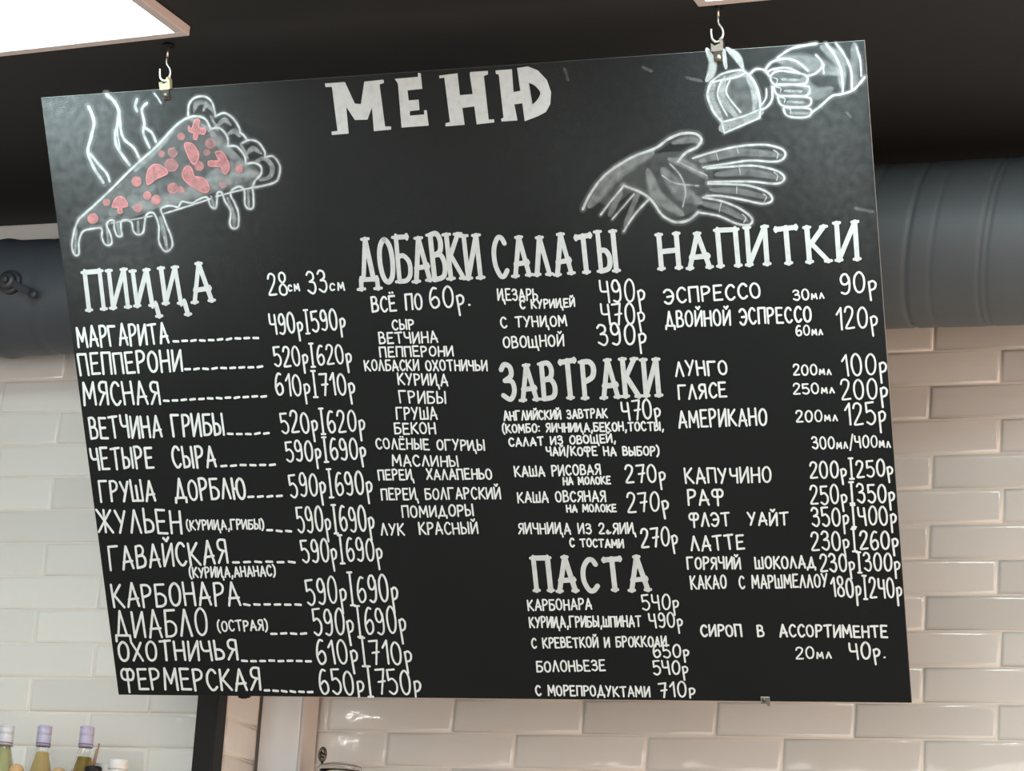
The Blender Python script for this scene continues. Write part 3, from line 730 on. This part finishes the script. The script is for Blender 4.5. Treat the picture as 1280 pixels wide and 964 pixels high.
# plain hand closed round the mug handle
d = Draw(700, 40, .3203, .0003)
d.smudge([(880,110),(960,120),(1060,150)], 80, .25); d.smudge([(1040,70),(1090,110),(1100,190)], 60, .3); d.smudge([(960,200),(1000,240),(1040,230)], 60, .25)
d.smudge([(1150,70),(1150,190)], 60, .22)
fing = [[(822,176),(850,152),(920,158),(962,172),(958,200),(905,205),(840,206)], [(836,212),(870,204),(935,208),(972,216),(966,246),(910,250),(850,246)],
        [(852,252),(886,250),(944,252),(978,260),(972,288),(920,294),(866,286)], [(874,294),(906,294),(950,296),(980,304),(972,328),(930,334),(886,326)]]
for i, fpts in enumerate(fing):
    d.area(fpts, .12); d.line(fpts, 9, .92, closed=True)
    cx_ = sum(p[0] for p in fpts)/len(fpts); cy_ = sum(p[1] for p in fpts)/len(fpts)
    d.smudge([(cx_-20, cy_+4), (cx_+30, cy_+6)], 24, .4)
    d.line([(fpts[0][0]+8, fpts[0][1]+2), (fpts[0][0]+26, fpts[0][1]+8), (fpts[0][0]+24, fpts[0][1]+22)], 5, .7, glow=False)
d.line([(800,150),(826,118),(880,104),(930,118),(966,150)], 9); d.line([(806,158),(836,144),(890,140),(930,158)], 8)
d.line([(850,100),(900,66),(960,52),(1000,45)], 9); d.line([(966,172),(1000,160),(1030,130)], 8)
d.line([(980,316),(1020,286),(1062,250),(1110,240),(1150,222),(1188,178)], 10)
d.line([(1040,48),(1072,90),(1098,150),(1104,232)], 10); d.line([(1078,46),(1110,90),(1136,150),(1140,222)], 9)
d.line([(1000,90),(1024,120),(1030,160)], 8, .8); d.line([(1158,60),(1172,110),(1176,170)], 8, .8)
d.ink.done('hand_drawing', MSOFT, 'white chalk drawing of a hand gripping the mug handle')
# plain open hand, palm up, below the mug
d = Draw(700, 40, .3203, .0003)
d.area([(150,640),(260,520),(400,470),(540,480),(600,560),(560,660),(470,725),(380,690),(300,620),(200,680)], .09)
for pts, wd, de in (([(130,660),(220,550),(340,480)],70,.3), ([(420,560),(470,620),(520,650)],80,.25), ([(350,560),(380,640),(460,700)],60,.3), ([(560,500),(700,470),(850,480)],40,.28), ([(620,555),(740,548),(850,568)],40,.26), ([(600,615),(700,622),(800,645)],34,.26), ([(560,670),(640,690),(720,730)],36,.28), ([(450,430),(510,420),(545,430)],34,.3), ([(230,640),(200,700)],50,.25), ([(300,640),(260,740)],44,.25), ([(440,500),(500,520),(560,560)],44,.3)):
    d.smudge(pts, wd, de)
d.line([(90,690),(120,630),(180,555),(280,490),(370,455),(420,420),(470,398),(525,396),(552,418),(536,448),(490,472),(462,505)], 12)
for fpts in ([(520,492),(600,468),(700,446),(800,440),(868,458),(878,486),(842,506),(740,502),(640,516),(560,528)], [(575,532),(660,526),(760,522),(846,542),(876,570),(846,592),(750,584),(650,584),(580,586)],
             [(580,592),(660,594),(740,600),(810,626),(828,656),(792,670),(710,654),(630,640),(570,640)], [(560,646),(630,660),(700,688),(748,726),(740,752),(690,748),(620,718),(540,704)]):
    d.line(fpts, 10, .95)
d.line([(835,462),(850,472),(848,492)], 6, .7, glow=False); d.line([(836,548),(850,560),(846,578)], 6, .7, glow=False); d.line([(795,632),(806,644),(798,660)], 6, .7, glow=False); d.line([(712,712),(726,726),(718,742)], 6, .7, glow=False)
for pts in ([(690,452),(698,474)], [(610,470),(618,500)], [(700,528),(704,556)], [(690,600),(690,630)], [(630,664),(622,700)]): d.line(pts, 5, .55, glow=False)
d.line([(540,704),(500,735),(450,742),(400,715),(360,660),(320,628),(250,600)], 12)
d.line([(250,600),(200,660),(160,712)], 9, .85); d.line([(290,632),(240,690),(205,730)], 8, .75); d.line([(345,655),(290,715),(250,776)], 10, .9)
d.line([(430,515),(470,560),(490,620),(480,680)], 7, .6); d.line([(400,560),(450,590),(540,600)], 7, .5); d.line([(470,510),(530,540),(572,560)], 7, .6)
d.ink.done('hand_drawing', MSOFT, 'white chalk drawing of an open hand held palm up')

# ------------------------------------------------------------------ hooks, brackets and clips
def board_pt(px, py, dz=0):
    q = tb(px, py); return Vector((q.x, q.y, dz))
for px, py, lab in ((207, 113, 'thin steel hook on a ceiling rod above the pizza drawing'), (897, 64, 'thin steel hook on a ceiling rod above the mug drawing')):
    b = board_pt(px, py, .001); b.y = BH
    # pale strap folded over the top edge of the panel, its bolt on the face
    bm = bmesh.new()
    box(bm, b.x-.0075, b.x+.0075, BH-.02, BH+.002, .0006, .0022, .0005)
    br = link('hanger_bracket', bm, MDARKM, board)
    bm = bmesh.new()
    band = [(-.011, -.002), (.011, -.001), (.0125, .014), (.0085, .023), (.005, .0205), (.0065, .0125), (-.004, .0085), (-.0105, .0135)]
    f0 = [bm.verts.new((b.x+x, BH+.001+y, .0035)) for x, y in band]; f1 = [bm.verts.new((b.x+x, BH+.001+y, -.0085)) for x, y in band]
    bm.faces.new(f0); bm.faces.new(f1[::-1])
    for q in range(8): bm.faces.new((f0[q], f1[q], f1[(q+1) % 8], f0[(q+1) % 8]))
    bmesh.ops.recalc_face_normals(bm, faces=bm.faces[:])
    link('strap', bm, MBRASS if px < 500 else MSTEEL, br)
    bm = bmesh.new(); lathe(bm, [(.0001, .0022), (.0055, .0022), (.0055, .005), (.0001, .005)], 6, 'Z', (b.x+.001, BH-.0125, 0), cap=False)
    link('bolt', bm, MSTEEL if px > 500 else MDARKM, br)
    wp = m @ Vector((b.x, BH+.0175, -.003))
    t = thing('ceiling_hook', (wp.x, wp.y, CEIL), lab, 'hook')
    h = wp.z-CEIL
    bm = bmesh.new(); tube(bm, [(0, 0, 0), (0, 0, h+.045)], .0022, 8); link('rod', bm, MSTEEL, t)
    bm = bmesh.new()
    pts = [(0, 0, h+.046), (0.001, 0, h+.034), (.009, 0, h+.022), (.0105, 0, h+.01), (.006, 0, h+.0005), (-.001, 0, h-.002), (-.0085, 0, h+.003), (-.0115, 0, h+.012), (-.0125, 0, h+.024)]
    tube(bm, catmull(pts, False, 5), .0026, 8); link('hook', bm, MSTEEL, t)
    bm = bmesh.new(); lathe(bm, [(.0001, -.006), (.011, -.006), (.011, -.001), (.0001, -.0005)], 20, 'Z', cap=False); link('ceiling_plate', bm, MBLACK, t)
# lower clips
b = board_pt(302, 871)
bm = bmesh.new(); box(bm, b.x-.012, b.x+.014, -.007, .010, -.016, -.0065, .002); box(bm, b.x-.008, b.x+.007, -.009, .004, -.022, -.008, .002)
link('lower_clip', bm, MBLACK, board)['label'] = 'small black clip under the lower edge'
b = board_pt(957, 876)
bm = bmesh.new(); box(bm, b.x-.009, b.x+.009, -.004, .010, .0006, .0025, .0006); box(bm, b.x-.009, b.x+.009, -.004, -.001, -.012, .0025, .0006)
box(bm, b.x+.002, b.x+.008, -.010, .0, -.004, .001, .0008)
cl = link('lower_clip', bm, MSTEEL, board); cl['label'] = 'small zinc clip on the lower edge'
bm = bmesh.new(); lathe(bm, [(.0001, .0025), (.0045, .0025), (.004, .0052), (.0001, .0055)], 8, 'Z', (b.x-.002, .004, 0), cap=False)
link('screw', bm, MDARKM, cl)

# ------------------------------------------------------------------ bottles and jars at the bottom edge
SHZ = at_y(57, 908, 5.33).z-.30
sh = thing('wall_shelf', (-2.95, YL-.0065, SHZ-.03), 'brown wooden shelf on the left tiled wall under the bottles', 'shelf')
bm = bmesh.new(); box(bm, -.55, .32, -.33, 0, 0, .03, .004); link('shelf_board', bm, MSHELF, sh)
for xx in (-.4, .2):
    bm = bmesh.new(); box(bm, xx-.012, xx+.012, -.26, 0, -.02, -.0005, .003); box(bm, xx-.012, xx+.012, -.02, 0, -.2, -.0005, .003); link('bracket', bm, MBLACK, sh)
def bottle(px, y, top_px, lab, capm, liq, lvl):
    p = at_y(px, top_px, y); z0 = SHZ+.0005; h = p.z-z0
    t = thing('bottle', (p.x, y, z0), lab, 'bottle', 'bottles on the shelf')
    cr = .0158
    bm = bmesh.new()
    lathe(bm, [(.001, 0), (.034, 0), (.036, .004), (.036, h-.15), (.033, h-.125), (.0225, h-.085), (.0165, h-.06), (.0135, h-.047), (.0135, h-.012), (.0115, h-.012), (.0115, h-.047), (.0145, h-.06), (.0205, h-.085), (.031, h-.126), (.034, h-.151), (.034, .006), (.001, .006)], 28, cap=False)
    link('glass_body', bm, MGLASS, t)
    prof = [(.001, .0065), (.0335, .0065), (.0335, h-.151), (.0305, h-.126), (.0202, h-.085), (.0143, h-.06), (.0113, h-.047)]
    zt = h-lvl; q = [pp for pp in prof if pp[1] < zt]; nx = [pp for pp in prof if pp[1] >= zt]
    if nx:
        a, b2 = q[-1], nx[0]; f_ = (zt-a[1])/(b2[1]-a[1]); q.append((a[0]+(b2[0]-a[0])*f_, zt))
    q.append((.001, q[-1][1]))
    bm = bmesh.new(); lathe(bm, q, 28, cap=False); link('liquid', bm, liq, t)
    bm = bmesh.new()
    lathe(bm, [(.001, h), (cr-.0015, h), (cr, h-.002), (cr, h-.0055), (cr-.0008, h-.006), (cr, h-.0065), (cr, h-.0195), (cr-.0012, h-.0205), (cr-.0012, h-.0215), (cr, h-.0225), (cr, h-.046), (.0137, h-.046)], 28, cap=False)
    c = link('cap', bm, capm, t)
    bm = bmesh.new(); lathe(bm, [(cr+.0001, h-.0385), (cr+.0004, h-.0385), (cr+.0004, h-.0405), (cr+.0001, h-.0405)], 28, cap=False); lathe(bm, [(cr+.0001, h-.044), (cr+.0004, h-.044), (cr+.0004, h-.0457), (cr+.0001, h-.0457)], 28, cap=False)
    link('printed_band', bm, MRINGD, c)
bottle(9.5, 5.32, 906.5, 'leftmost bottle at the lower left edge with a white cap and pale green liquid', MCAPW, MOIL1, .047)
bottle(56.5, 5.33, 907.5, 'middle bottle with lilac cap and straw-coloured liquid near the cap', MCAP, MOIL2, .058)
bottle(109.5, 5.34, 908.5, 'right bottle with lilac cap and a low level of amber liquid beside the brown sticks', MCAP, MOIL3, .067)
# wooden-topped mills
for px, tp, y, lab in ((21.5, 955.5, 5.25, 'small mill with round wooden top in front of the leftmost bottle'), (74, 960, 5.26, 'small mill with round wooden top beside the middle bottle')):
    p = at_y(px, tp, y); z0 = SHZ+.0005; h = p.z-z0
    t = thing('pepper_mill', (p.x, y, z0), lab, 'pepper mill', 'wooden-topped mills')
    bm = bmesh.new(); lathe(bm, [(.001, 0), (.026, 0), (.027, .004), (.024, .05), (.019, h*.5), (.022, h-.035), (.0185, h-.03), (.001, h-.03)], 28, cap=False); link('body', bm, MWOOD, t)
    bm = bmesh.new(); lathe(bm, [(.001, h-.0298), (.011, h-.0298), (.0155, h-.022), (.0162, h-.012), (.012, h-.003), (.005, h), (.001, h)], 28, cap=False); link('knob', bm, MWOOD, t)
# black tumbler with brown sticks
p = at_y(117, 958.5, 5.24); z0 = SHZ+.0005; h = p.z-z0
t = thing('tumbler', (p.x, 5.24, z0), 'black tumbler with brown sticks in front of the right bottle', 'cup')
bm = bmesh.new(); lathe(bm, [(.001, 0), (.016, 0), (.0165, .004), (.0175, h-.012), (.0185, h-.01), (.0185, h-.003), (.0165, h), (.001, h)], 28, cap=False)
link('body', bm, MBLACK, t)
for dx, tx, tp in ((.002, .006, 929.5), (-.003, .0015, 936)):
    q = at_y(120, tp, 5.24)
    bm = bmesh.new(); tube(bm, [(dx, -.002, h-.002), (tx+.002, 0, q.z-z0)], .0022, 8)
    link('stick', bm, MSTRAW, t)
# white jars
for px, tp, y, r, lab in ((148.5, 950, 5.38, .021, 'small white jar with flat lid, right of the bottles'), (129, 955.5, 5.43, .019, 'small white jar half hidden between the tumbler and the taller white jar')):
    p = at_y(px, tp, y); z0 = SHZ+.0005; h = p.z-z0
    t = thing('jar', (p.x, y, z0), lab, 'jar', 'white jars on the shelf')
    bm = bmesh.new(); lathe(bm, [(.001, 0), (r*.95, 0), (r, .004), (r, h-.026), (r*.9, h-.022), (.001, h-.022)], 28, cap=False); link('body', bm, MWHITE, t)
    bm = bmesh.new(); lathe(bm, [(.001, h-.0215), (r*1.03, h-.0215), (r*1.05, h-.02), (r*1.05, h-.0035), (r*.97, h), (.001, h)], 28, cap=False); link('lid', bm, MWHITE, t)
# clip-top glass jar in the recess
yj = 5.60
pj = at_y(426, 955, yj); z0 = SHZ-.05
sh2 = thing('wall_shelf', (pj.x+.05, YR-.0095, z0-.03), 'brown wooden shelf in the recess under the clip-top jar', 'shelf')
bm = bmesh.new(); box(bm, -.14, .5, -.22, 0, 0, .03, .004); link('shelf_board', bm, MSHELF, sh2)
for xx in (-.05, .4):
    bm = bmesh.new(); box(bm, xx-.012, xx+.012, -.2, 0, -.02, -.0005, .003); box(bm, xx-.012, xx+.012, -.02, 0, -.2, -.0005, .003); link('bracket', bm, MBLACK, sh2)
h = pj.z-z0-.0005; R = .052
t = thing('glass_jar', (pj.x, yj, z0+.0005), 'clear glass jar with dark wire clip beside the white wall boxing', 'jar')
bm = bmesh.new(); lathe(bm, [(.001, 0), (R, 0), (R+.002, .006), (R+.002, h-.05), (R-.006, h-.03), (R-.006, h-.016), (R-.01, h-.016), (R-.01, h-.03), (R-.002, h-.052), (R-.002, .008), (.001, .008)], 36, cap=False); link('glass_body', bm, MGLASS, t)
bm = bmesh.new(); lathe(bm, [(.001, h-.015), (R-.002, h-.015), (R, h-.012), (R-.004, h-.006), (R*.6, h), (.001, h+.001)], 36, cap=False); link('lid', bm, MGLASS, t)
bm = bmesh.new()
q = at_y(404, 944, yj); cx_, cz_ = q.x-pj.x, q.z-z0
loop = [(cx_+.007*math.cos(a), -.004, cz_+.014*math.sin(a)) for a in [2*math.pi*i/20 for i in range(21)]]
tube(bm, loop, .0035, 8)
tube(bm, [(cx_, -.004, cz_-.012), (cx_+.003, -.003, h-.03), (cx_+.002, 0, h-.05)], .0028, 8)
tube(bm, [(cx_-.004, -.006, cz_+.004), (cx_+.005, -.006, cz_-.006)], .005, 8)
link('wire_clip', bm, MDARKM, t)

S.cycles.transparent_max_bounces = 32
